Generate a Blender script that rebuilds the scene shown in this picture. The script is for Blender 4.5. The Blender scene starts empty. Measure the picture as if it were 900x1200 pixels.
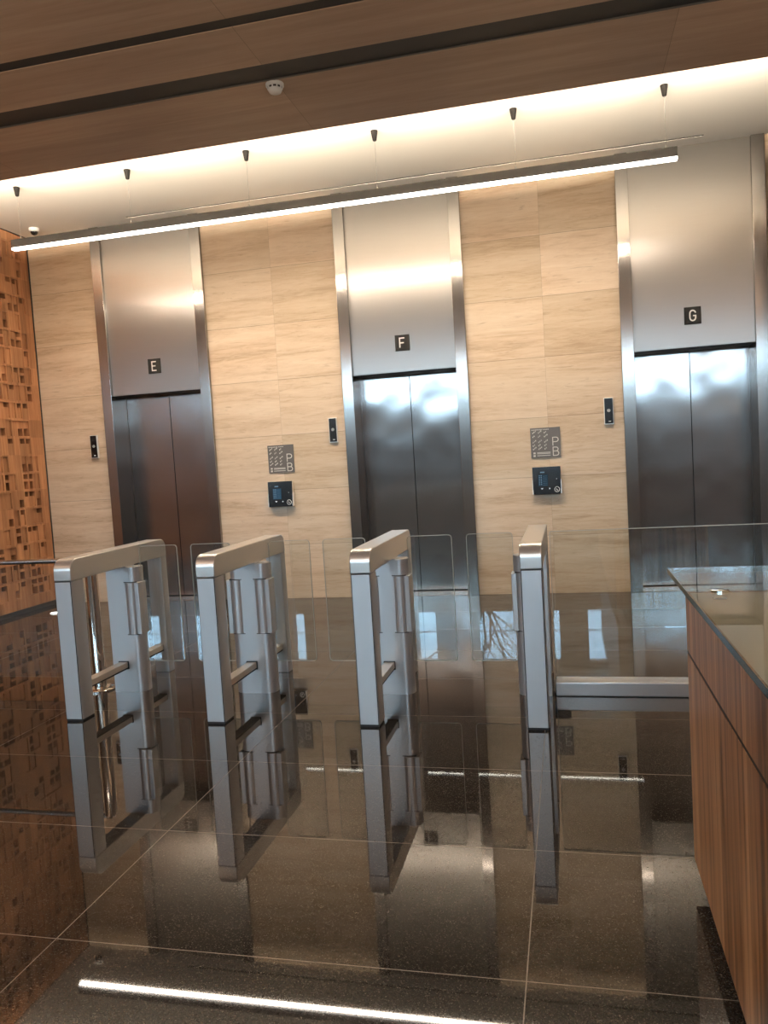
import bpy, bmesh, math, random
from mathutils import Vector, Matrix
PI = math.pi
sc = bpy.context.scene
col = sc.collection

# ------------------------------------------------------------------ materials
class NT:
    def __init__(s, name):
        s.m = bpy.data.materials.new(name); s.m.use_nodes = True
        s.t = s.m.node_tree; s.t.nodes.clear()
        s.out = s.t.nodes.new('ShaderNodeOutputMaterial')
    def n(s, typ, ins=None, **kw):
        nd = s.t.nodes.new(typ)
        for k, v in kw.items(): setattr(nd, k, v)
        for k, v in (ins or {}).items(): s.set(nd, k, v)
        return nd
    def set(s, nd, k, v):
        sock = nd.inputs[k]
        if isinstance(v, bpy.types.NodeSocket): s.t.links.new(v, sock)
        elif isinstance(v, bpy.types.Node): s.t.links.new(v.outputs[0], sock)
        else:
            if isinstance(v, tuple) and len(v) == 3 and sock.type == 'RGBA': v = v + (1,)
            sock.default_value = v
    def math(s, op, a, b=0.0, c=None):
        nd = s.n('ShaderNodeMath', {0: a, 1: b}, operation=op)
        if c is not None: s.set(nd, 2, c)
        return nd.outputs[0]
    def ramp(s, fac, stops):
        nd = s.n('ShaderNodeValToRGB', {0: fac}); e = nd.color_ramp.elements
        while len(e) < len(stops): e.new(0.5)
        for i, (p, c) in enumerate(stops):
            e[i].position = p; e[i].color = (c + (1,)) if isinstance(c, tuple) else (c, c, c, 1)
        return nd.outputs[0]
    def noise(s, vec, scale, detail=4, rough=.55, dist=0.0):
        return s.n('ShaderNodeTexNoise', {'Vector': vec, 'Scale': scale, 'Detail': detail, 'Roughness': rough, 'Distortion': dist}).outputs[0]
    def mapping(s, vec, scale=(1, 1, 1), loc=(0, 0, 0)):
        return s.n('ShaderNodeMapping', {'Vector': vec, 'Scale': scale, 'Location': loc}).outputs[0]
    def mix(s, fac, a, b, blend='MIX'):
        nd = s.n('ShaderNodeMix', data_type='RGBA', blend_type=blend)
        s.set(nd, 'Factor', fac); s.set(nd, 6, a); s.set(nd, 7, b)
        return nd.outputs[2]
    def pos(s): return s.n('ShaderNodeNewGeometry').outputs['Position']
    def obj(s): return s.n('ShaderNodeTexCoord').outputs['Object']
    def xyz(s, v):
        o = s.n('ShaderNodeSeparateXYZ', {0: v}).outputs; return o[0], o[1], o[2]
    def comb(s, x, y, z): return s.n('ShaderNodeCombineXYZ', {0: x, 1: y, 2: z}).outputs[0]
    def bsdf(s, **kw):
        nd = s.n('ShaderNodeBsdfPrincipled', {k.replace('_', ' '): v for k, v in kw.items()})
        s.t.links.new(nd.outputs[0], s.out.inputs[0]); return nd
    def bump(s, h, strength=.2, dist=.01):
        return s.n('ShaderNodeBump', {'Height': h, 'Strength': strength, 'Distance': dist}).outputs[0]

def plain(name, c, rough=.5, metal=0.0, **kw):
    t = NT(name); t.bsdf(Base_Color=c, Roughness=rough, Metallic=metal, **kw); return t.m

def emit(name, c, st):
    t = NT(name); e = t.n('ShaderNodeEmission', {'Color': c, 'Strength': st})
    t.t.links.new(e.outputs[0], t.out.inputs[0]); return t.m

def grid_line(t, v, period, offset, width):
    """1 on a line repeating every period, and the cell number"""
    a = t.math('DIVIDE', t.math('SUBTRACT', v, offset), period)
    f = t.math('FRACT', a)
    d = t.math('MULTIPLY', t.math('MINIMUM', f, t.math('SUBTRACT', 1.0, f)), period)
    return t.math('LESS_THAN', d, width / 2), t.math('FLOOR', a)

def mat_travertine():
    t = NT('travertine'); p = t.pos(); x, y, z = t.xyz(p)
    # courses 0.6 m, vertical joints at the middle of each panel between doors
    lz, iz = grid_line(t, z, 0.605, 0.0, .0045)
    lx, ix = grid_line(t, t.math('MAXIMUM', x, -4.5), 2.8655, -2.095, .004); lx = t.math('MULTIPLY', lx, t.math('GREATER_THAN', x, -4.5))
    wn = t.n('ShaderNodeTexWhiteNoise', {'Vector': t.comb(ix, iz, 3.0)}, noise_dimensions='3D')
    r = wn.outputs[0]
    off = t.n('ShaderNodeVectorMath', {0: wn.outputs[1], 1: (7., 5., 9.)}, operation='MULTIPLY').outputs[0]
    q = t.n('ShaderNodeVectorMath', {0: p, 1: off}, operation='ADD').outputs[0]
    n1 = t.noise(t.mapping(q, (.45, 1, 5.0)), 1.3, 7, .62, .5)
    n2 = t.noise(t.mapping(q, (1.5, 1, 13.)), 2.4, 7, .68, 1.3)
    n3 = t.noise(t.mapping(q, (9, 9, 40.)), 3., 3, .6)
    v = t.math('ADD', t.math('MULTIPLY', n1, .65), t.math('MULTIPLY', n2, .35))
    c = t.ramp(v, [(.36, (.47, .34, .225)), (.44, (.585, .445, .31)), (.52, (.655, .52, .38)), (.66, (.72, .60, .465))])
    val = t.math('ADD', .87, t.math('MULTIPLY', r, .2))
    c = t.mix(1.0, c, t.n('ShaderNodeCombineColor', {0: val, 1: val, 2: t.math('MULTIPLY', val, t.math('ADD', .96, t.math('MULTIPLY', r, .06)))}).outputs[0], 'MULTIPLY')
    # broken dark veins and pits along the bedding
    vein = t.ramp(t.noise(t.mapping(q, (1.0, 1, 11.)), 2.2, 6, .72, 1.6), [(.0, 0.0), (.575, 0.0), (.69, 1.0)])
    c = t.mix(t.math('MULTIPLY', vein, .58), c, (.36, .25, .155))
    pit = t.ramp(n3, [(0, 0.0), (.70, 0.0), (.76, 1.0)])
    c = t.mix(t.math('MULTIPLY', pit, .35), c, (.2, .13, .08))
    j = t.math('MAXIMUM', lz, t.math('MULTIPLY', lx, .45))
    c = t.mix(t.math('MULTIPLY', j, .62), c, (.17, .12, .08))
    t.bsdf(Base_Color=c, Roughness=.38, Normal=t.bump(t.math('SUBTRACT', n2, j), .12, .004), Specular_IOR_Level=.35)
    return t.m

def mat_granite():
    t = NT('polished_granite'); p = t.pos(); x, y, z = t.xyz(p)
    lx, ix = grid_line(t, x, 1.5155, .7668, .0036)
    ly, iy = grid_line(t, y, .7476, -6.0959, .0036)
    j = t.math('MAXIMUM', lx, ly)
    r = t.n('ShaderNodeTexWhiteNoise', {'Vector': t.comb(ix, iy, 1.0)}, noise_dimensions='3D').outputs[0]
    vor = t.n('ShaderNodeTexVoronoi', {'Vector': p, 'Scale': 330.0})
    g = t.xyz(vor.outputs['Color'])[0]
    n = t.noise(p, 90, 3, .7)
    sp = t.ramp(g, [(0, (.018, .0145, .012)), (.50, (.028, .023, .019)), (.85, (.036, .031, .026)), (.95, (.09, .076, .063)), (1, (.20, .175, .145))])
    c = t.mix(.5, sp, t.ramp(n, [(.3, (.017, .0145, .0125)), (.7, (.038, .033, .028))]))
    val = t.math('ADD', .85, t.math('MULTIPLY', r, .3))
    c = t.mix(1.0, c, t.n('ShaderNodeCombineColor', {0: val, 1: val, 2: val}).outputs[0], 'MULTIPLY')
    c = t.mix(t.math('MULTIPLY', j, .7), c, (.20, .155, .115))
    ro = t.math('ADD', .022, t.math('MULTIPLY', j, .35))
    t.bsdf(Base_Color=c, Roughness=ro, IOR=1.46)
    return t.m

def mat_wood(name, cols, grain=(1, 1, .06), scale=26, rough=.45, streak=.5, board=None, spec=.4, lo=.34, hi=.66):
    t = NT(name); p = t.pos()
    q = t.mapping(p, grain)
    n1 = t.noise(q, scale, 5, .6, .25); n2 = t.noise(q, scale * 5, 3, .6); n3 = t.noise(q, scale * .22, 3, .5, .4)
    v = t.math('ADD', t.math('MULTIPLY', n1, 1 - streak), t.math('ADD', t.math('MULTIPLY', n2, streak * .35), t.math('MULTIPLY', n3, streak * .65)))
    c = t.ramp(v, [(lo + (hi - lo) * i / (len(cols) - 1), k) for i, k in enumerate(cols)])
    if board:
        c = board(t, c, p)
    t.bsdf(Base_Color=c, Roughness=rough, Specular_IOR_Level=spec, Normal=t.bump(n2, .06, .002))
    return t.m

def cell_board(t, c, p):
    x, y, z = t.xyz(p)
    iy = t.math('FLOOR', t.math('DIVIDE', t.math('ADD', y, .035), .1)); iz = t.math('FLOOR', t.math('DIVIDE', t.math('SUBTRACT', z, .166), .2015))
    wn = t.n('ShaderNodeTexWhiteNoise', {'Vector': t.comb(iy, iz, 2.0)}, noise_dimensions='3D')
    v = t.math('ADD', .78, t.math('MULTIPLY', wn.outputs[0], .42))
    k = t.n('ShaderNodeCombineColor', {0: v, 1: t.math('MULTIPLY', v, .98), 2: t.math('MULTIPLY', v, .95)}).outputs[0]
    return t.mix(1.0, c, k, 'MULTIPLY')

def ceil_board(t, c, p):
    x, y, z = t.xyz(p)
    lx, ix = grid_line(t, x, 2.4, -.74, .003)
    iy = t.math('FLOOR', t.math('DIVIDE', y, .61))
    wn = t.n('ShaderNodeTexWhiteNoise', {'Vector': t.comb(ix, iy, 4.0)}, noise_dimensions='3D')
    v = t.math('ADD', .90, t.math('MULTIPLY', wn.outputs[0], .16))
    c = t.mix(1.0, c, t.n('ShaderNodeCombineColor', {0: v, 1: v, 2: v}).outputs[0], 'MULTIPLY')
    return t.mix(t.math('MULTIPLY', lx, .6), c, (.05, .035, .025))

def mat_steel(name, c=(.60, .585, .565), rough=.25, aniso=.6, streak=(1.2, 1, 160), wob=0.0, var=.10):
    t = NT(name); p = t.pos()
    n = t.noise(t.mapping(p, streak), 2.0, 3, .6)
    k = t.math('ADD', 1 - var / 2, t.math('MULTIPLY', n, var))
    cc = t.mix(1.0, c, t.n('ShaderNodeCombineColor', {0: k, 1: k, 2: k}).outputs[0], 'MULTIPLY')
    ro = t.math('ADD', rough - .01, t.math('MULTIPLY', n, .02))
    b = t.bsdf(Base_Color=cc, Metallic=1.0, Roughness=ro, Anisotropic=aniso)
    cr = t.n('ShaderNodeVectorMath', {0: t.n('ShaderNodeNewGeometry').outputs['True Normal'], 1: (0.02, 0.03, 1.0)}, operation='CROSS_PRODUCT').outputs[0]
    t.set(b, 'Tangent', cr)       # highlights stretch along the wall
    if wob:
        w = t.noise(t.mapping(p, (1.5, 1, 1.2)), 1.5, 1, .4)
        t.set(b, 'Normal', t.bump(w, 1.0, wob))
    return t.m

def mat_glass(name, tint=(.97, .985, .975), ior=1.5, boost=0.0, gain=2.6):
    t = NT(name)
    tr = t.n('ShaderNodeBsdfTransparent', {'Color': tint})
    gl = t.n('ShaderNodeBsdfGlossy', {'Color': (.80, .93, 1), 'Roughness': 0.0})
    fr = t.n('ShaderNodeFresnel', {'IOR': ior})
    f = t.math('ADD', fr.outputs[0], boost) if boost else fr.outputs[0]
    f = t.math('MULTIPLY', f, t.math('SUBTRACT', 1.0, t.n('ShaderNodeNewGeometry').outputs['Backfacing']))
    f = t.math('MINIMUM', t.math('MULTIPLY', f, gain), 1.0)
    mx = t.n('ShaderNodeMixShader', {0: f, 1: tr.outputs[0], 2: gl.outputs[0]})
    t.t.links.new(mx.outputs[0], t.out.inputs[0]); return t.m

M = {}
M['travertine'] = mat_travertine()
M['granite'] = mat_granite()
M['cedar'] = mat_wood('cedar_boards', [(.27, .118, .054), (.41, .195, .095), (.54, .29, .15)], (1, 1, .07), 30, .5, .5, cell_board)
M['cedar_shade'] = plain('shaded_cavity', (.022, .012, .007), .8)  # shade deep in the wall openings, put into the colour
M['desk_wood'] = mat_wood('striped_walnut', [(.12, .048, .017), (.32, .145, .056), (.46, .225, .095), (.60, .335, .16)], (1, 1, .022), 24, .30, .45, None, .3, .42, .585)
M['soffit_wood'] = mat_wood('ceiling_veneer', [(.36, .24, .165), (.44, .30, .21), (.51, .36, .26)], (.07, 1, 1), 16, .5, .5, ceil_board)
M['plaster'] = plain('white_plaster', (.82, .79, .73), .7)
M['dark_slot'] = plain('dark_slot', (.022, .021, .02), .6)
M['base_metal'] = plain('dark_base_metal', (.06, .05, .045), .35, .6)
M['transom'] = mat_steel('brushed_transom', (.38, .365, .345), .34, .80)
M['jamb'] = mat_steel('brushed_jamb', (.37, .352, .335), .23, .93)
M['door'] = mat_steel('brushed_door', (.36, .35, .345), .205, .93, (1.0, 1, 60), .010, .14)
M['sill'] = mat_steel('door_sill_metal', (.62, .61, .60), .25, .3)
M['alu'] = plain('satin_aluminium', (.62, .62, .625), .34, .72)
M['alu_cap'] = plain('satin_aluminium_cap', (.66, .645, .62), .30, .78)
M['rail_alu'] = plain('beige_aluminium', (.66, .60, .52), .35, .3)
M['chrome'] = plain('polished_steel', (.78, .75, .70), .06, 1.0)
M['gasket'] = plain('black_gasket', (.012, .012, .013), .5)
M['glass'] = mat_glass('clear_glass', (.955, .97, .965), 1.5)
M['glass_edge'] = NT('glass_edge'); _t = M['glass_edge']
_a = _t.n('ShaderNodeBsdfTransparent', {'Color': (.8, .85, .82)}); _b = _t.n('ShaderNodeBsdfPrincipled', {'Base Color': (.46, .46, .41, 1), 'Roughness': .25})
_m = _t.n('ShaderNodeMixShader', {0: .95, 1: _a.outputs[0], 2: _b.outputs[0]}); _t.t.links.new(_m.outputs[0], _t.out.inputs[0]); M['glass_edge'] = _t.m
M['desk_glass'] = mat_glass('counter_glass', (.90, .93, .91), 1.5, .01, 1.1)
M['desk_edge'] = plain('green_glass_edge', (.016, .040, .031), .2, Specular_IOR_Level=.3)
M['counter'] = plain('counter_laminate', (.66, .585, .49), .5)
M['black_plastic'] = plain('black_plate', (.008, .008, .009), .12)
M['black_matt'] = plain('black_matt_plate', (.006, .006, .006), .5, Specular_IOR_Level=.15)
M['white_paint'] = plain('white_lettering', (.80, .80, .78), .5)
M['plaque'] = plain('grey_plaque', (.115, .10, .088), .4, .35)
M['plaque_mark'] = plain('plaque_lettering', (.62, .58, .51), .5)
M['silver'] = plain('silver_case', (.75, .73, .70), .35, .5)
M['screen_blue'] = emit('screen_blue', (.08, .19, .31), .35)
M['screen_dim'] = emit('screen_dim', (.06, .11, .16), .35)
M['screen_text'] = emit('screen_text', (.40, .62, .80), .38)
M['screen_white'] = emit('screen_white', (.9, .95, 1), .9)
M['dim_icon'] = plain('dim_icon', (.25, .26, .27), .5)
M['lamp_black'] = plain('lamp_housing', (.0095, .008, .0072), .6, Specular_IOR_Level=.12)
M['diffuser'] = emit('lamp_diffuser', (1.0, .94, .87), 5.0)
M['wire'] = plain('steel_wire', (.30, .29, .27), .4, .8)
M['cone'] = plain('dark_cone', (.008, .007, .0065), .7, Specular_IOR_Level=.1)
M['white_plastic'] = plain('white_plastic', (.72, .70, .67), .4)
M['dome'] = plain('smoked_dome', (.01, .01, .01), .08)
M['lobby_brown'] = plain('lobby_brown', (.34, .20, .14), .6)
M['lobby_dark'] = plain('lobby_dark', (.30, .34, .38), .6)
M['dark_panel'] = mat_wood('dark_brown_panel', [(.07, .04, .027), (.10, .06, .04), (.13, .08, .055)], (1, 1, .05), 24, .5, .5)
M['bark'] = plain('bark', (.03, .026, .022), .9)

# ------------------------------------------------------------------ mesh building
class MB:
    def __init__(s): s.v = []; s.f = []; s.mi = []
    def quad(s, pts, mi=0):
        b = len(s.v); s.v += [tuple(p) for p in pts]; s.f.append(tuple(range(b, b + len(pts)))); s.mi.append(mi)
    def box(s, x0, x1, y0, y1, z0, z1, mi=0):
        b = len(s.v)
        s.v += [(x, y, z) for z in (z0, z1) for y in (y0, y1) for x in (x0, x1)]
        for q in ((0, 2, 3, 1), (4, 5, 7, 6), (0, 1, 5, 4), (2, 6, 7, 3), (0, 4, 6, 2), (1, 3, 7, 5)):
            s.f.append(tuple(b + i for i in q)); s.mi.append(mi)
        return s
    def prism(s, pts, a0, a1, axis, mi=0, side_mi=None):
        """outline pts (2D, ccw) extruded along axis x / y / z"""
        n = len(pts); b = len(s.v)
        def P(p, a):
            return {'x': (a, p[0], p[1]), 'y': (p[0], a, p[1]), 'z': (p[0], p[1], a)}[axis]
        s.v += [P(p, a0) for p in pts] + [P(p, a1) for p in pts]
        s.f.append(tuple(b + i for i in reversed(range(n)))); s.mi.append(mi)
        s.f.append(tuple(b + n + i for i in range(n))); s.mi.append(mi)
        for i in range(n):
            j = (i + 1) % n
            s.f.append((b + i, b + j, b + n + j, b + n + i)); s.mi.append(mi if side_mi is None else side_mi)
        return s
    def lathe(s, prof, c=(0, 0), n=24, mi=0):
        """profile [(r, z)] turned about the vertical through c"""
        b = len(s.v); k = len(prof)
        for r, z in prof:
            for i in range(n):
                a = 2 * PI * i / n; s.v.append((c[0] + r * math.cos(a), c[1] + r * math.sin(a), z))
        for j in range(k - 1):
            for i in range(n):
                i2 = (i + 1) % n
                s.f.append((b + j * n + i, b + j * n + i2, b + (j + 1) * n + i2, b + (j + 1) * n + i)); s.mi.append(mi)
        s.f.append(tuple(b + i for i in reversed(range(n)))); s.mi.append(mi)
        s.f.append(tuple(b + (k - 1) * n + i for i in range(n))); s.mi.append(mi)
        return s
    def tube(s, a, c, r, n=10, r2=None, mi=0):
        a = Vector(a); c = Vector(c); d = (c - a).normalized(); r2 = r if r2 is None else r2
        u = d.orthogonal().normalized(); w = d.cross(u); b = len(s.v)
        for p, rr in ((a, r), (c, r2)):
            for i in range(n):
                t = 2 * PI * i / n; s.v.append(tuple(p + u * math.cos(t) * rr + w * math.sin(t) * rr))
        for i in range(n):
            j = (i + 1) % n; s.f.append((b + i, b + j, b + n + j, b + n + i)); s.mi.append(mi)
        s.f.append(tuple(b + i for i in reversed(range(n)))); s.f.append(tuple(b + n + i for i in range(n))); s.mi += [mi, mi]
        return s
    def stroke(s, pts, w, y0, y1, mi=0):
        """flat lettering stroke in the x-z plane, mitred, extruded y0..y1"""
        n = len(pts); L = []; R = []
        for i in range(n):
            p = Vector(pts[i]); d0 = (p - Vector(pts[i - 1])).normalized() if i else None
            d1 = (Vector(pts[i + 1]) - p).normalized() if i < n - 1 else None
            d0 = d0 or d1; d1 = d1 or d0
            n0 = Vector((-d0.y, d0.x)); n1 = Vector((-d1.y, d1.x)); m = (n0 + n1)
            m = m.normalized() if m.length > 1e-6 else n0
            k = w / 2 / max(.35, m.dot(n0)); L.append(p + m * k); R.append(p - m * k)
        for i in range(n - 1):
            s.prism([tuple(R[i]), tuple(R[i + 1]), tuple(L[i + 1]), tuple(L[i])], y0, y1, 'y', mi)
        return s
    def build(s, name, mats, parent=None, loc=(0, 0, 0), bevel=0, seg=2, smooth=None, origin=None):
        me = bpy.data.meshes.new(name)
        me.from_pydata(s.v, [], s.f)
        if not isinstance(mats, (list, tuple)): mats = [mats]
        for m in mats: me.materials.append(m)
        me.polygons.foreach_set('material_index', s.mi)
        bm = bmesh.new(); bm.from_mesh(me); bmesh.ops.remove_doubles(bm, verts=bm.verts, dist=1e-6)
        bmesh.ops.recalc_face_normals(bm, faces=bm.faces); bm.to_mesh(me); bm.free()
        if origin:
            me.transform(Matrix.Translation(-Vector(origin))); loc = tuple(Vector(loc) + Vector(origin))
        if smooth:
            me.polygons.foreach_set('use_smooth', [True] * len(me.polygons)); me.set_sharp_from_angle(angle=math.radians(smooth))
        o = bpy.data.objects.new(name, me); col.objects.link(o); o.location = loc
        if parent: o.parent = parent
        if bevel:
            b = o.modifiers.new('bevel', 'BEVEL'); b.width = bevel; b.segments = seg; b.limit_method = 'ANGLE'; b.angle_limit = .6
        return o

def tag(o, label, cat, group=None):
    o['label'] = label; o['category'] = cat
    if group: o['group'] = group
    return o
def thing(name, label, cat, loc=(0, 0, 0), group=None):
    o = bpy.data.objects.new(name, None); o.empty_display_size = .1; col.objects.link(o); o.location = loc
    return tag(o, label, cat, group)
def struct(o): o['kind'] = 'structure'; return o
def rrect(x0, x1, z0, z1, r, n=6, corners=(1, 1, 1, 1)):
    """rounded rectangle outline, ccw; corners: bl, br, tr, tl"""
    out = []
    for k, (cx, cz, a0) in enumerate(((x0 + r, z0 + r, PI), (x1 - r, z0 + r, 1.5 * PI), (x1 - r, z1 - r, 0), (x0 + r, z1 - r, .5 * PI))):
        if corners[k]:
            out += [(cx + r * math.cos(a0 + .5 * PI * i / n), cz + r * math.sin(a0 + .5 * PI * i / n)) for i in range(n + 1)]
        else: out.append(((x0, x1, x1, x0)[k], (z0, z0, z1, z1)[k]))
    return out

# ------------------------------------------------------------------ sizes of the place (metres; back wall face y = 0)
XL = -5.075          # perforated wood wall
ZC = 4.30            # white ceiling
ZS = 3.90            # wood ceiling
EL = [-4.235, -4.235 + 2.8735, -4.235 + 2 * 2.8735]      # outer edges of the lift surrounds
EW, JW, ZT, DD = 1.347, .118, 2.394, .28                 # surround width, jamb width, head height, door depth
JP = .04                                                 # jamb projection
XR, XLL, YF, YH = 9.5, -19.0, -28.0, -14.3               # far sides of the lobby, facade, start of the tall part
ZH = 6.6

# ------------------------------------------------------------------ setting
struct(MB().box(XLL - .2, XR + .2, YF - .3, .5, -.1, 0).build('floor', M['granite']))
x = XL - .3
for e in EL:
    struct(MB().box(x, e - .0005, 0, .5, 0, ZC).build('wall_back', M['travertine'])); x = e + EW + .0005
struct(MB().box(x, 3.4, 0, .5, 0, ZC).build('wall_back', M['travertine']))
struct(MB().box(XLL, XR, .5, .6, 0, ZC).build('wall_rear', M['lobby_dark']))
struct(MB().box(3.4, XR + .2, 0, .5, 0, ZC).build('wall_side', M['lobby_brown']))
struct(MB().box(2.905, 3.4, -.45, 0, 0, ZC).build('wall_right', M['dark_panel']))

# perforated cedar wall: columns every 0.1 m, courses every 0.2 m, each with a tall and a short opening
HOLES = {(1,0,0),(1,2,0),(1,4,0),(1,5,1),(1,11,0),(1,11,1),(1,13,0),(1,16,0),(1,18,1),(1,19,1),(2,0,0),(2,0,1),(2,1,1),(2,3,0),(2,5,0),(2,6,0),(2,6,1),(2,7,1),(2,8,0),(2,9,1),(2,10,0),(2,12,0),(2,12,1),(2,14,0),(2,14,1),(2,16,1),(2,17,0),(3,0,0),(3,0,1),(3,1,0),(3,1,1),(3,3,0),(3,5,0),(3,6,0),(3,6,1),(3,7,1),(3,8,0),(3,9,1),(3,10,0),(3,12,0),(3,14,1),(3,16,1),(3,17,0),(4,2,0),(4,4,0),(4,5,1),(4,11,0),(4,15,1),(4,16,0),(4,18,0),(4,19,1),(5,0,0),(5,1,0),(5,1,1),(5,3,0),(5,3,1),(5,8,0),(5,10,0),(5,12,1),(5,14,0),(5,14,1),(6,0,1),(6,1,0),(6,2,1),(6,4,1),(6,6,0),(6,6,1),(6,9,1),(6,11,1),(8,0,0),(8,1,0),(8,1,1),(8,2,0),(8,2,1)}
def cedar_wall():
    rnd = random.Random(11); YW0, YW1 = -.004, -5.5
    NK = 54; ybr = [YW0]; zbr = [.05]
    kc = lambda k: -.085 - .1 * k
    for k in range(0, NK):
        ybr += [kc(k) + .037, kc(k) - .037]
    ybr.append(YW1)
    for r in range(0, 20):
        zbr += [.2235 + .2015 * r - .043, .2235 + .2015 * r + .043, .324 + .2015 * r - .028, .324 + .2015 * r + .028]
    zbr.append(ZC - .005)
    ny, nz = len(ybr) - 1, len(zbr) - 1
    D = [[0.0] * nz for _ in range(ny)]
    for k in range(NK):
        for r in range(20):
            i = 1 + 2 * k; jt = 1 + 4 * r; js = 3 + 4 * r
            if k < 9:
                ht, hs = (k, r, 1) in HOLES, (k, r, 0) in HOLES
                if k == 0: ht = hs = False
            else:
                u = rnd.random(); ht = u < .17; hs = .11 < u < .30
            rt = rnd.random(); rec = .016 if rt < .5 and k > 0 else 0.0
            if (ht or hs) and rec == 0: rec = .016 if rnd.random() < .6 else 0
            D[i][jt] = .10 if ht else rec; D[i][js] = .10 if hs else rec
            if rec and not (ht and hs): D[i][jt + 1] = rec          # the strip between the two openings
            if rec and rnd.random() < .22 and i > 1: D[i - 1][jt] = D[i - 1][js] = D[i - 1][jt + 1] = rec
    m = MB()
    for i in range(ny):
        for j in range(nz):
            d = D[i][j]; x = XL - d; y0, y1, z0, z1 = ybr[i], ybr[i + 1], zbr[j], zbr[j + 1]
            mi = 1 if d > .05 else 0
            m.quad([(x, y0, z0), (x, y1, z0), (x, y1, z1), (x, y0, z1)], mi)
            if i + 1 < ny and D[i + 1][j] != d:
                x2 = XL - D[i + 1][j]; m.quad([(x, y1, z0), (x2, y1, z0), (x2, y1, z1), (x, y1, z1)])
            if j + 1 < nz and D[i][j + 1] != d:
                x2 = XL - D[i][j + 1]; m.quad([(x, y0, z1), (x2, y0, z1), (x2, y1, z1), (x, y1, z1)])
    me = m.build('wall_left', [M['cedar'], M['cedar_shade']])
    return struct(me)
cedar_wall()
struct(MB().box(XL - .3, XL - .12, -5.5, 0, 0, ZC).build('wall_left_backing', M['cedar_shade']))
struct(MB().box(XL - .1, XL + .004, -5.5, -.004, 0, .05).build('baseboard_left', M['base_metal']))
struct(MB().box(XL - .02, XL + .006, -5.5, 0, ZC - .012, ZC).build('trim_1', M['base_metal']))
struct(MB().box(XL - .012, XL + .010, -.012, 0, 0, ZC - .012).build('trim_2', M['dark_slot']))

# ceilings
c = MB()
SL0, SL1 = -.215, -.180       # linear slot
c.box(XLL, XR, -3.1, SL0, ZC, ZC + .15).box(XLL, XR, SL1, .6, ZC, ZC + .15)
c.box(XLL, -3.655, SL0, SL1, ZC, ZC + .15).box(2.304, XR, SL0, SL1, ZC, ZC + .15)
struct(c.build('ceiling', M['plaster']))
struct(MB().box(-3.655, 2.304, SL0, SL1, ZC + .003, ZC + .06).build('trim_3', M['dark_slot']))
struct(MB().box(XLL, XR, -3.2, -3.1, ZS + .02, ZC + .15).build('wall_cove', M['plaster']))
s = MB()
YS = [(-3.385, -2.575), (-4.02, -3.585), (YH, -4.11)]
for a, b in YS: s.box(XLL, XR, a, b, ZS, ZS + .05)
s.box(XLL, XR, -2.60, -2.575, ZS + .05, ZS + .108)      # unseen upstand added to keep cove light off the back wall
struct(s.build('ceiling_wood', M['soffit_wood']))
for k, (a, b) in enumerate(((-3.585, -3.385), (-4.11, -4.02))):
    t = MB().box(XLL, XR, a, b, ZS + .006, ZS + .06)
    struct(t.build('trim_%d' % (4 + k), M['dark_slot']))
struct(MB().box(XL, XR, -3.392, -3.384, ZS - .002, ZS + .03).build('trim_6', M['plaque']))

# the lobby behind: tall part with a high band of windows in the facade
struct(MB().box(XLL, XR, YF, YH, ZH, ZH + .2).build('ceiling_high', M['soffit_wood']))
struct(MB().box(XLL, XR, YH - .1, YH, ZS + .05, ZH).build('wall_upper', M['lobby_brown']))
struct(MB().box(XLL, XL - .3, 0, .5, 0, ZC).build('wall_return', M['lobby_brown']))
struct(MB().box(XLL - .2, XLL, YF, .5, 0, ZH).build('wall_west', M['lobby_brown']))
struct(MB().box(XR, XR + .2, YF, 0, 0, ZH).build('wall_east', M['lobby_brown']))
f = MB().box(XLL, XR, YF - .2, YF, 0, 4.5).box(XLL, XR, YF - .2, YF, 6.35, ZH)
WIN = [(-17.2, -13.9), (-10.3, -9.5), (-7.2, -4.2), (-2.55, -1.15), (.15, .42), (1.45, 2.42), (4.1, 7.2)]
x = XLL
for a, b in WIN:
    f.box(x, a, YF - .2, YF, 4.5, 6.35); x = b
f.box(x, XR, YF - .2, YF, 4.5, 6.35)
struct(f.build('wall_front', M['lobby_dark']))
for i, (x0, x1) in enumerate(WIN):
    g = MB().box(x0, x1, YF - .11, YF - .10, 4.5, 6.35).build('window_%d' % (i + 1), M['glass']); struct(g)
    fr = MB().box(x0, x1, YF - .14, YF - .06, 5.25, 5.29)
    if x1 - x0 > 2: fr.box((x0 + x1) / 2 - .03, (x0 + x1) / 2 + .03, YF - .14, YF - .06, 4.5, 6.35)
    fr.build('window_frame', M['lobby_dark'], g)
# a bare tree outside the facade, seen only as a reflection
def bare_tree(x, y, seed, label):
    rnd = random.Random(seed); m = MB()
    def grow(p, d, ln, r, n):
        q = p + d * ln; m.tube(p, q, r, 5, r * .7)
        if n == 0: return
        for k in range(3 if n > 1 else 4):
            e = (d + Vector((rnd.uniform(-1, 1), rnd.uniform(-1, 1), rnd.uniform(-.35, .6))) * .75).normalized()
            grow(q - d * ln * rnd.uniform(0, .35), e, ln * rnd.uniform(.6, .8), r * .6, n - 1)
    grow(Vector((0, 0, 0)), Vector((0, 0, 1)), 4.0, .15, 5)
    o = m.build('bare_tree', M['bark'], None, (x, y, 0)); tag(o, label, 'tree')
bare_tree(-2.3, -33.5, 4, 'bare branched tree outside the high lobby window, mirrored in the turnstile glass')

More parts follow.
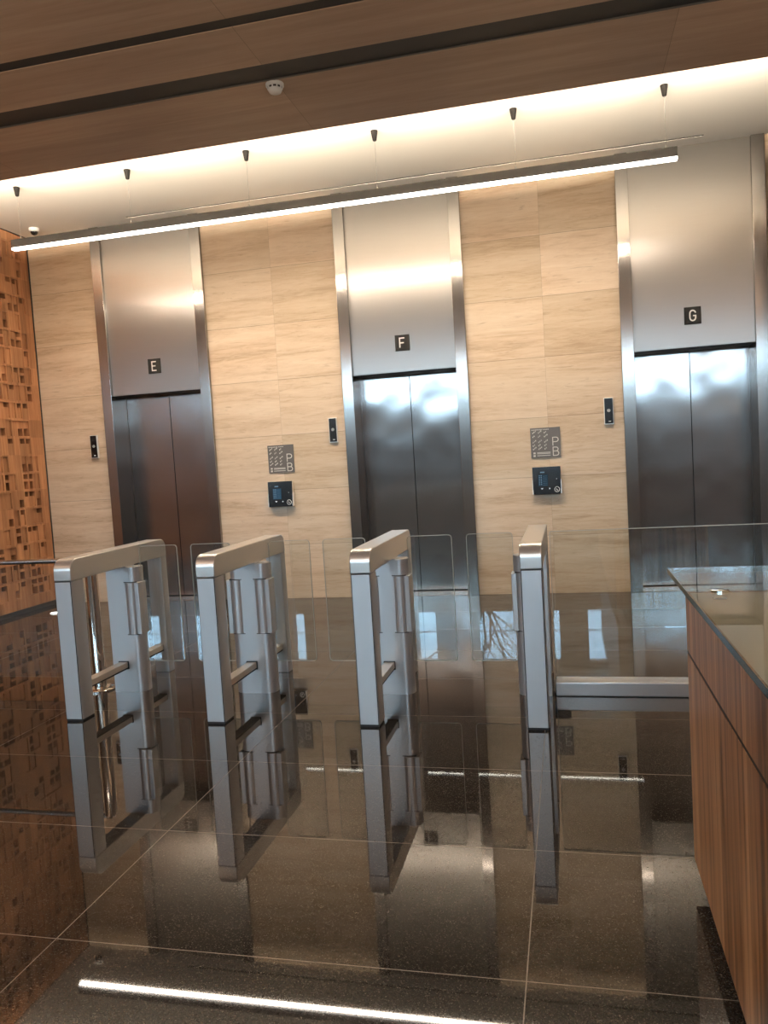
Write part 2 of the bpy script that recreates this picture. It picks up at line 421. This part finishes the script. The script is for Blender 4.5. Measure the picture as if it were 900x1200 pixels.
# ------------------------------------------------------------------ lifts
def letter_strokes(ch):
    if ch == 'E': return [[(.62, 1), (0, 1), (0, 0), (.62, 0)], [(0, .52), (.52, .52)]]
    if ch == 'F': return [[(.62, 1), (0, 1), (0, 0)], [(0, .50), (.52, .50)]]
    if ch == 'G':
        r = .31; a = []
        for i in range(9): t = PI * .06 + (PI - PI * .06) * i / 8; a.append((r + r * math.cos(t), .69 + r * math.sin(t)))
        for i in range(9): t = PI + PI * i / 8; a.append((r + r * math.cos(t), .31 + r * math.sin(t)))
        return [a + [(.62, .48), (.34, .48)]]
    if ch == 'P':
        r = .27; a = [(0, 0), (0, 1), (.33, 1)]
        for i in range(9): t = PI / 2 - PI * i / 8; a.append((.35 + r * math.cos(t), .73 + r * math.sin(t)))
        return [a + [(.33, .46), (0, .46)]]
    if ch == 'B':
        a = [(.3, .53), (0, .53), (0, 1), (.3, 1)]; b = [(0, .53), (0, 0), (.34, 0)]
        for i in range(9): t = PI / 2 - PI * i / 8; a.append((.33 + .235 * math.cos(t), .765 + .235 * math.sin(t)))
        a += [(.3, .53)]
        for i in range(9): t = -PI / 2 + PI * i / 8; b.append((.36 + .265 * math.cos(t), .265 + .265 * math.sin(t)))
        return [a, b + [(.3, .53)]]

ELBL = [('E', 'brushed steel lift doorway under the letter E, its doors reflecting brown wood'),
        ('F', 'brushed steel lift doorway under the letter F, its doors reflecting blue daylight'),
        ('G', 'brushed steel lift doorway under the letter G, partly behind the reception desk')]
for e, (ch, lb) in zip(EL, ELBL):
    r = thing('elevator_entrance', lb, 'elevator', (e + EW / 2, 0, 0), 'elevator entrances along the stone wall')
    h = EW / 2; i = h - JW
    for sx in (-1, 1):
        a, b = sorted((sx * i, sx * h))
        MB().box(a, b, -JP, DD, 0, ZC - .0012).build('jamb', M['jamb'], r, bevel=.003)
    MB().prism([(.0, ZT), (.03, ZT), (.03, ZT + .02), (DD + .035, ZT + .02), (DD + .035, ZT + .05), (.03, ZT + .05), (.03, ZC - .0012), (0, ZC - .0012)], -i + .001, i - .001, 'x').build('transom_panel', M['transom'], r)
    MB().box(-i + .001, i - .001, .031, DD - .002, ZT - .006, ZT + .019).build('head_shadow_gap', M['gasket'], r)
    for sx in (-1, 1):
        a, b = sorted((sx * .004, sx * (i - .001)))
        MB().box(a, b, DD, DD + .035, .016, ZT + .019).build('door_panel', M['door'], r)
    MB().box(-i, i, -.005, .20, 0, .006).build('sill', M['sill'], r, bevel=.002)
    MB().box(-i, i, .215, DD - .012, 0, .006).build('door_track', M['sill'], r, bevel=.002)
    MB().box(-i, i, DD + .04, DD + .06, 0, ZC - .0012).build('shaft_gap', M['gasket'], r)
    # letter plate on the transom
    cx, cz = e + EW / 2 + .0, 2.692
    s = thing('letter_sign', 'small black square plate with white letter %s on the steel lift panel' % ch, 'sign', (cx, 0, cz), 'letter plates above the lifts')
    MB().box(-.077, .077, -.012, -.0003, -.083, .083).build('plate', M['black_matt'], s, bevel=.002)
    L = MB(); hh, ww_ = .098, .085
    for st in letter_strokes(ch): L.stroke([(-.62 * ww_ / 2 + px * ww_, -hh / 2 + pz * hh) for px, pz in st], .0125, -.0138, -.011)
    L.build('letter', M['white_paint'], s)

# ------------------------------------------------------------------ wall fittings
for cx, lb in ((-4.400, 'narrow black floor indicator box on stone between wood wall and lift E'),
               (-1.500, 'narrow black floor indicator box on stone just before lift F'),
               (1.368, 'narrow black floor indicator box on stone just before lift G')):
    r = thing('lift_indicator', lb, 'indicator', (cx, 0, 1.830), 'lift indicators beside the doors')
    MB().box(-.046, .046, -.030, .0008, -.134, .134).build('case', M['silver'], r, bevel=.004)
    MB().box(-.040, .040, -.034, -.028, -.124, .128).build('face', M['black_plastic'], r, bevel=.003)
    MB().prism([(.017 * math.cos(2 * PI * k / 20), .006 + .017 * math.sin(2 * PI * k / 20)) for k in range(20)], -.0365, -.033, 'y').build('button', M['dim_icon'], r)
    MB().box(-.004, .018, -.0352, -.033, -.106, -.098).build('mark', M['white_paint'], r)

for cx, lb in ((-2.122, 'grey floor directory plaque with PB, on stone between lifts E and F'),
               (.737, 'grey floor directory plaque with PB, on stone between lifts F and G')):
    r = thing('directory_plaque', lb, 'sign', (cx, 0, 1.556), 'floor directory plaques')
    MB().box(-.149, .149, -.012, .0008, -.153, .153).build('plate', M['plaque'], r, bevel=.0015)
    P = MB(); y0, y1 = -.0135, -.011
    for ch, oz in (('P', -.035), ('B', -.135)):
        for st in letter_strokes(ch): P.stroke([(.073 + px * .088, oz + pz * .084) for px, pz in st], .0085, y0, y1)
    P.build('floor_lettering', M['plaque_mark'], r)
    rnd = random.Random(5); P = MB()
    for k in range(11): P.box(-.135 + k * .016, -.135 + k * .016 + rnd.uniform(.008, .013), y0, y1, .130, .137)
    P.build('heading_lettering', M['plaque_mark'], r)
    for cxx in (-.128, -.072, -.012):
        for rows in ((.095, .055), (.0, -.035, -.07)):
            P = MB()
            for z in rows:
                for g in range(2 + (rnd.random() < .4)):
                    xx = cxx + g * .013; zz = z + g * .009
                    if rnd.random() < .5: P.box(xx, xx + .009, y0, y1, zz, zz + .013)
                    else: P.stroke([(xx, zz), (xx + .008, zz + .006), (xx + .002, zz + .014)], .004, y0, y1)
            P.build('column_lettering', M['plaque_mark'], r)
    for z0 in (-.112, -.140): MB().box(-.125, -.104, y0, y1, z0, z0 + .018).build('pictogram', M['plaque_mark'], r)
    for z0 in (-.102, -.113, -.133): MB().box(-.088, .046, y0, y1, z0, z0 + .006).build('footer_lettering', M['plaque_mark'], r)

for cx, lb in ((-2.142, 'black touch panel call station with a bluish display, on stone between lifts E and F'),
               (.733, 'black touch panel call station with a dim display, on stone between lifts F and G')):
    r = thing('call_station', lb, 'control panel', (cx, 0, 1.170), 'lift call stations')
    # wedge case: deeper at the bottom; sides flare past the glass in the lower half
    MB().prism([(.0008, -.132), (-.050, -.132), (-.036, .132), (.0008, .132)], -.138, .138, 'x').build('case', M['silver'], r, bevel=.004)
    for sx in (-1, 1):
        a, b = sorted((sx * .137, sx * .146))
        MB().prism([(-.001, -.136), (-.064, -.136), (-.048, .01), (-.001, .01)], a, b, 'x').build('side_cheek', M['silver'], r, bevel=.002)
    t = Matrix.Rotation(-math.atan2(.014, .264), 4, 'X')
    def face(m, name, mat, off=0.0):
        o = m.build(name, mat, r); o.data.transform(Matrix.Translation((0, -.050, 0)) @ t); return o
    face(MB().box(-.140, .140, -.004, .006, -.138, .140), 'glass_face', M['black_plastic'])
    S = MB().box(-.085, .012, -.0048, -.003, -.055, .062)
    face(S, 'display', M['screen_blue'] if cx < 0 else M['screen_dim'])
    for k in range(6):
        z = .048 - k * .018; T = MB()
        T.box(-.078, -.066, -.0056, -.004, z, z + .008).box(-.058, -.048, -.0056, -.004, z, z + .010).box(-.038, .004, -.0056, -.004, z - .003, z - .001)
        face(T, 'display_row_lettering', M['screen_text'])
    face(MB().box(-.062, -.020, -.0056, -.004, .080, .092), 'display_title', M['screen_text'])
    face(MB().prism([(-.050, -.088), (-.036, -.076), (-.062, -.076)], -.0056, -.004, 'y'), 'arrow_icon', M['screen_white'])
    face(MB().prism([(.022, -.090), (.034, -.082), (.022, -.074)], -.0056, -.004, 'y'), 'arrow_icon', M['screen_white'])
    ring = MB(); pts = [(.100 + .024 * math.cos(2 * PI * k / 24), -.092 + .026 * math.sin(2 * PI * k / 24)) for k in range(25)]
    ring.stroke(pts, .005, -.0056, -.004); ring.stroke([(.094, -.084), (.096, -.096), (.108, -.104)], .006, -.0056, -.004)
    face(ring, 'access_icon', M['white_paint'])
    face(MB().box(.095, .103, -.0056, -.004, .010, .018), 'sensor_dot', M['dim_icon'])

# ------------------------------------------------------------------ turnstile pedestals
PY = -4.060                 # front face
PED = [(-2.074, False, True, 'silver turnstile pedestal beside the steel rail post, closest of the row to the wood wall'),
       (-1.131, True, True, 'silver turnstile pedestal with two glass leaves, second of the row from the wood wall'),
       (-.199, True, True, 'silver turnstile pedestal with two glass leaves, third from the wood wall, before lift F'),
       (.733, True, False, 'silver turnstile pedestal next to the long glass screen and reception desk')]
def rim_panel(outer, inner, y0, y1, name, parent):
    m = MB(); m.prism(inner, y0, y1, 'y', 0)
    m.f = m.f[:2]; m.mi = m.mi[:2]                       # keep the two faces; the rim closes the sides
    n = len(outer); b = len(m.v)
    for y in (y0, y1): m.v += [(p[0], y, p[1]) for p in outer]
    for i in range(n):
        j = (i + 1) % n
        m.f += [(i, j, b + j, b + i), (n + i, b + n + i, b + n + j, n + j), (b + i, b + j, b + n + j, b + n + i)]; m.mi += [1, 1, 1]
    return m.build(name, [M['glass'], M['glass_edge']], parent)
def leaf_outline(x0, x1, s, e=0.0):
    """glass leaf with rounded corners, x measured away from the post (s = side)"""
    pts = rrect(x0 + e, x1 - e, .2 + e, 1.0 - e, .022 - e, 5)
    return pts if s > 0 else [(-px, pz) for px, pz in reversed(pts)]
for cx, lf, rt, lb in PED:
    r = thing('turnstile_pedestal', lb, 'turnstile', (cx, PY, 0), 'row of turnstile pedestals')
    W = .0595; L = 1.175
    # hoop: top beam with rounded ends (front and rear), joint at 0.866
    out = []
    for a0, (cy, cz) in ((PI, (.072, .928)), (PI / 2, (L - .072, .928))):
        out += [(cy + .072 * math.cos(a0 - PI / 2 * k / 8), cz + .072 * math.sin(a0 - PI / 2 * k / 8)) for k in range(9)]
    prof = [(.0, .868)] + out + [(L, .868)]
    prof = list(reversed(prof))
    MB().prism(prof, -W, W, 'x').build('top_beam', M['alu_cap'], r, bevel=.006, seg=3, smooth=35)
    leg = MB().prism(rrect(-W, W, .0, .13, .012, 4), .012, .866, 'z')
    lg = leg.build('front_leg', M['alu'], r, smooth=35)
    MB().box(-W + .0075, W - .0075, -.003, .004, .014, .863).build('front_panel', M['alu'], lg, bevel=.0012)
    MB().box(-W + .0045, W - .0045, -.0008, .004, .012, .866).build('panel_gap', M['gasket'], lg)
    MB().box(-W + .0045, W - .0045, .004, .125, 0, .012).build('plinth', M['gasket'], lg)
    lg = MB().prism(rrect(-W, W, L - .085, L, .012, 4), .003, .868, 'z').build('rear_leg', M['alu'], r, smooth=35)
    MB().box(-W + .006, W - .006, L - .08, L - .006, 0, .003).build('plinth', M['gasket'], lg)
    # hinge post in the middle; swollen on the sides that carry a leaf
    y0, y1 = .600, .735; xl = -.139 if lf else -.090; xr = .139 if rt else .062
    MB().prism(rrect(xl, xr, y0, y1, .058, 8, (lf, rt, rt, lf)), .0, .862, 'z').build('hinge_post', M['alu'], r, smooth=35)
    MB().box(-W + .004, W - .004, y0 + .01, y1 - .01, .860, .872).build('post_neck', M['alu'], r)
    # low stretcher bars between legs and post
    for a, b in ((.128, y0 + .004), (y1 - .004, L - .083)):
        bar = MB().box(-.040, .026, a, b, .172, .211).build('stretcher', M['rail_alu'], r, bevel=.004)
        MB().box(-.037, .023, a, b, .163, .172).build('underside_strip', M['gasket'], bar)
        e0 = (y0 - .008, y0 + .001) if a < .5 else (y1 - .001, y1 + .008)
        MB().box(-.044, .030, e0[0], e0[1], .161, .216).build('gasket', M['gasket'], bar)
    yg = (y0 + y1) / 2
    for s, on in ((-1, lf), (1, rt)):
        if not on: continue
        g = rim_panel(leaf_outline(.136, .421, s), leaf_outline(.136, .421, s, .003), yg - .005, yg + .005, 'glass_leaf', r)
        c0 = s * .083
        br = MB().lathe([(.040, .402), (.044, .404), (.044, .756), (.040, .758)], (c0, y0 + .030), 24).build('hinge_barrel', M['alu'], g, smooth=40)
        a, b = sorted((s * .118, s * .150))
        MB().box(a, b, y0 - .004, yg + .030, .402, .758).build('clamp', M['alu'], g, bevel=.004)
        a, b = sorted((s * .040, s * .128))
        for za, zb in ((.758, .763), (.397, .402)): MB().box(a, b, y0 - .001, y0 + .02, za, zb).build('clamp_gap', M['gasket'], g)

# fixed glass screen on a floor channel running behind the desk
r = thing('glass_screen', 'long fixed clear glass screen on a low white channel beside the desk', 'screen', (0, -3.39, 0))
rim_panel(rrect(.818, 2.88, .05, .998, .012, 4), rrect(.822, 2.876, .054, .994, .008, 4), -.006, .006, 'glass_panel', r)
MB().box(.818, 2.88, -.075, .05, 0, .088).build('floor_channel', M['alu'], r, bevel=.008, seg=3)

# steel rail with post and glass infill towards the wood wall
r = thing('railing', 'polished steel handrail and post with glass infill by the wood wall', 'railing', (-2.31, -3.41, 0))
MB().lathe([(.100, 0), (.100, .010), (.088, .016), (.050, .018)], (0, 0), 32).build('base_flange', M['chrome'], r, smooth=40)
MB().lathe([(.042, .016), (.042, .905), (.036, .912)], (0, 0), 28).build('post', M['chrome'], r, smooth=40)
MB().tube((-2.765, 0, .918), (.0, 0, .918), .017, 16).build('rail', M['sill'], r, smooth=40)
MB().box(-2.72, -.06, -.005, .005, .09, .885).build('glass_panel', M['glass'], r)
MB().lathe([(.100, 0), (.100, .010), (.088, .016), (.050, .018)], (-2.62, 0), 32).build('base_flange', M['chrome'], r, smooth=40)

# ------------------------------------------------------------------ reception desk
DX, DY = 1.305, -5.505
r = thing('reception_desk', 'striped walnut reception desk with raised glass counter top', 'desk', (DX, DY, 0))
DL = 4.0
MB().prism([(0, -DL), (.010, -DL), (.010, -.010), (.75, -.010), (.75, 0), (0, 0)], .803, .998, 'z').build('upper_panel', M['desk_wood'], r)
MB().prism([(0, -DL), (.03, -DL), (.03, -.03), (.75, -.03), (.75, 0), (0, 0)], .085, .790, 'z').build('lower_panel', M['desk_wood'], r)
MB().box(.0015, .02, -DL, -.0015, .7905, .8025).build('seam', M['gasket'], r)
MB().box(.09, .72, -DL, -.08, 0, .085).build('toe_kick', M['gasket'], r)
MB().box(.0102, .72, -DL, -.0102, .968, .996).build('counter', M['counter'], r)
g = MB().box(-.012, .95, -DL, .385, .999, 1.020, 0)
for k in range(2, 6): g.mi[k] = 1
gt = g.build('glass_top', [M['desk_glass'], M['desk_edge']], r, bevel=.0015)
for yy in (-.125, -1.6, -3.0):
    st = MB().lathe([(.021, .996), (.021, .999)], (.085, yy), 24).build('standoff', M['chrome'], r, smooth=40)
    MB().lathe([(.027, 1.0202), (.027, 1.025), (.023, 1.027)], (.085, yy), 24).build('standoff_cap', M['chrome'], st, smooth=40)

# ------------------------------------------------------------------ linear pendant lamp
LX0, LX1, LY, LZ = -4.185, 1.895, -1.425, 3.712
def pendant(LY, ZTOP, label):
    r = thing('pendant_light', label, 'lamp', ((LX0 + LX1) / 2, LY, LZ), 'linear pendant lamps')
    hl = (LX1 - LX0) / 2
    MB().box(-hl, hl, -.03, .03, .023, .098).build('housing', M['lamp_black'], r, bevel=.002)
    MB().box(-hl, hl, -.027, .027, .0, .024).build('diffuser', M['diffuser'], r, bevel=.003)
    zt = ZTOP - LZ; h = min(.085, (zt - .1) * .6)
    for k in range(6):
        xw = -4.09 + k * 1.181 - (LX0 + LX1) / 2
        cn = MB().lathe([(.012, zt - h), (.017, zt - h + .005), (.030, zt - .004), (.030, zt)], (xw, 0), 20).build('ceiling_cone', M['cone'], r, smooth=40)
        MB().tube((xw, 0, .10), (xw, 0, zt - h + .005), .0016, 8).build('wire', M['wire'], cn)
        MB().tube((xw, 0, .098), (xw, 0, .125), .007, 10).build('grip', M['wire'], cn)
    area('pendant_lamp_light', ((LX0 + LX1) / 2, LY, LZ - .004), (0, 0, 0), LX1 - LX0 - .02, .05, 130, (1.0, .83, .655))
def area(name, loc, rot, sx, sy, power, color, spread=PI):
    l = bpy.data.lights.new(name, 'AREA'); l.shape = 'RECTANGLE'; l.size = sx; l.size_y = sy; l.energy = power; l.color = color; l.spread = spread
    o = bpy.data.objects.new(name, l); col.objects.link(o); o.location = loc; o.rotation_euler = rot; return o
pendant(LY, ZC, 'long thin black linear pendant lamp hanging before the lifts with a glowing white underside')
pendant(-11.0, ZS, 'second linear pendant lamp, seen only as thin bright lines mirrored in the polished floor')

# smoke detector under the wood ceiling, dome camera under the white ceiling
r = thing('smoke_detector', 'small round white smoke detector on the brown wood ceiling', 'smoke detector', (-.757, -3.33, ZS))
MB().lathe([(.058, 0), (.058, -.014), (.050, -.020)][::-1], (0, 0), 32).build('base', M['white_plastic'], r, smooth=40)
MB().lathe([(.046, -.020), (.044, -.030), (.040, -.031)][::-1], (0, 0), 32).build('vent_ring', M['base_metal'], r, smooth=40)
m = MB()
for k in range(10):
    a = 2 * PI * k / 10; m.box(-.004, .004, -.049, -.041, -.034, -.018)
    for q in range(len(m.v) - 8, len(m.v)):
        vx, vy, vz = m.v[q]; m.v[q] = (vx * math.cos(a) - vy * math.sin(a), vx * math.sin(a) + vy * math.cos(a), vz)
m.build('vent_rib', M['white_plastic'], r)
MB().lathe([(.044, -.031), (.046, -.036), (.038, -.052), (.020, -.060), (.004, -.062)][::-1], (0, 0), 32).build('cap', M['white_plastic'], r, smooth=40)
r = thing('ceiling_dome_camera', 'small dark dome camera with white base on the white ceiling', 'camera', (-4.765, -.27, ZC))
MB().lathe([(.055, 0), (.055, -.030), (.046, -.038)][::-1], (0, 0), 28).build('base', M['white_plastic'], r, smooth=40)
MB().lathe([(.040, -.036), (.038, -.052), (.028, -.068), (.012, -.076), (.002, -.077)][::-1], (0, 0), 28).build('dome', M['dome'], r, smooth=50)

# small recessed floor light by the wood wall
r = thing('floor_light', 'small glowing round light set in the floor by the wood wall', 'lamp', (-4.655, -.656, 0))
MB().lathe([(.062, .0), (.062, .004), (.050, .006)], (0, 0), 28).build('trim_ring', M['chrome'], r, smooth=40)
MB().lathe([(.048, .004), (.044, .010), (.020, .014), (.003, .015)], (0, 0), 28).build('lens', M['diffuser'], r, smooth=40)

# ------------------------------------------------------------------ light
WARM = (1.0, .80, .58)
for k in range(-1, 6):
    area('cove_lamp_light', (-3.95 + k * 1.181 + .60, -2.70, ZS + .095), (PI - .5, 0, 0), .95, .05, 185, (1.0, .86, .68))
for x, y in ((5.0, -7.5), (-4.2, -9.0), (5.0, -13.0)):
    area('soffit_fill_light', (x, y, 1.7), (PI, 0, 0), .4, .4, 300, (1.0, .87, .72))  # fill without a fixture, added out of view to brighten the wood ceiling
w = bpy.data.worlds.new('sky'); sc.world = w; w.use_nodes = True
for x in (-15.0, -9.0, -3.0, 3.0, 7.0):
    for y in (-18.0, -25.0):
        area('lobby_fill_light', (x, y, ZH - .02), (0, 0, 0), .3, .3, 130, (1.0, .93, .86))  # overhead fill added to lift the lobby walls mirrored in the lift doors
bg = w.node_tree.nodes['Background']; bg.inputs[0].default_value = (.55, .79, 1.0, 1); bg.inputs[1].default_value = 46
p = area('window_portal', ((XLL + XR) / 2, YF - .22, 5.375), (PI / 2, 0, 0), XR - XLL, 1.95, 1, (1, 1, 1))
p.data.cycles.is_portal = True

# ------------------------------------------------------------------ camera
yaw, pitch, roll, F = -.230716, -.068435, -.060265, 925.297
cyw, syw, cp, sp, cr, sr = math.cos(yaw), math.sin(yaw), math.cos(pitch), math.sin(pitch), math.cos(roll), math.sin(roll)
Fw = Vector((syw * cp, cyw * cp, sp)); R0 = Vector((cyw, -syw, 0)); U0 = R0.cross(Fw)
R = R0 * cr + U0 * sr; U = U0 * cr - R0 * sr
cam = bpy.data.cameras.new('camera'); co = bpy.data.objects.new('camera', cam); col.objects.link(co)
cam.sensor_fit = 'HORIZONTAL'; cam.sensor_width = 36; cam.lens = F / 900 * 36; cam.clip_start = .05
co.matrix_world = Matrix(((R.x, U.x, -Fw.x, .9416), (R.y, U.y, -Fw.y, -8.2505), (R.z, U.z, -Fw.z, 1.5006), (0, 0, 0, 1)))
sc.camera = co
sc.view_settings.view_transform = 'Standard'; sc.view_settings.look = 'None'; sc.view_settings.gamma = 1
sc.view_settings.use_curve_mapping = False; sc.view_settings.exposure = 0.0
cy = sc.cycles; cy.max_bounces = 10; cy.glossy_bounces = 6; cy.transmission_bounces = 8; cy.transparent_max_bounces = 24; cy.diffuse_bounces = 4
cy.caustics_reflective = False; cy.caustics_refractive = False; cy.sample_clamp_indirect = 8
cy.use_denoising = True
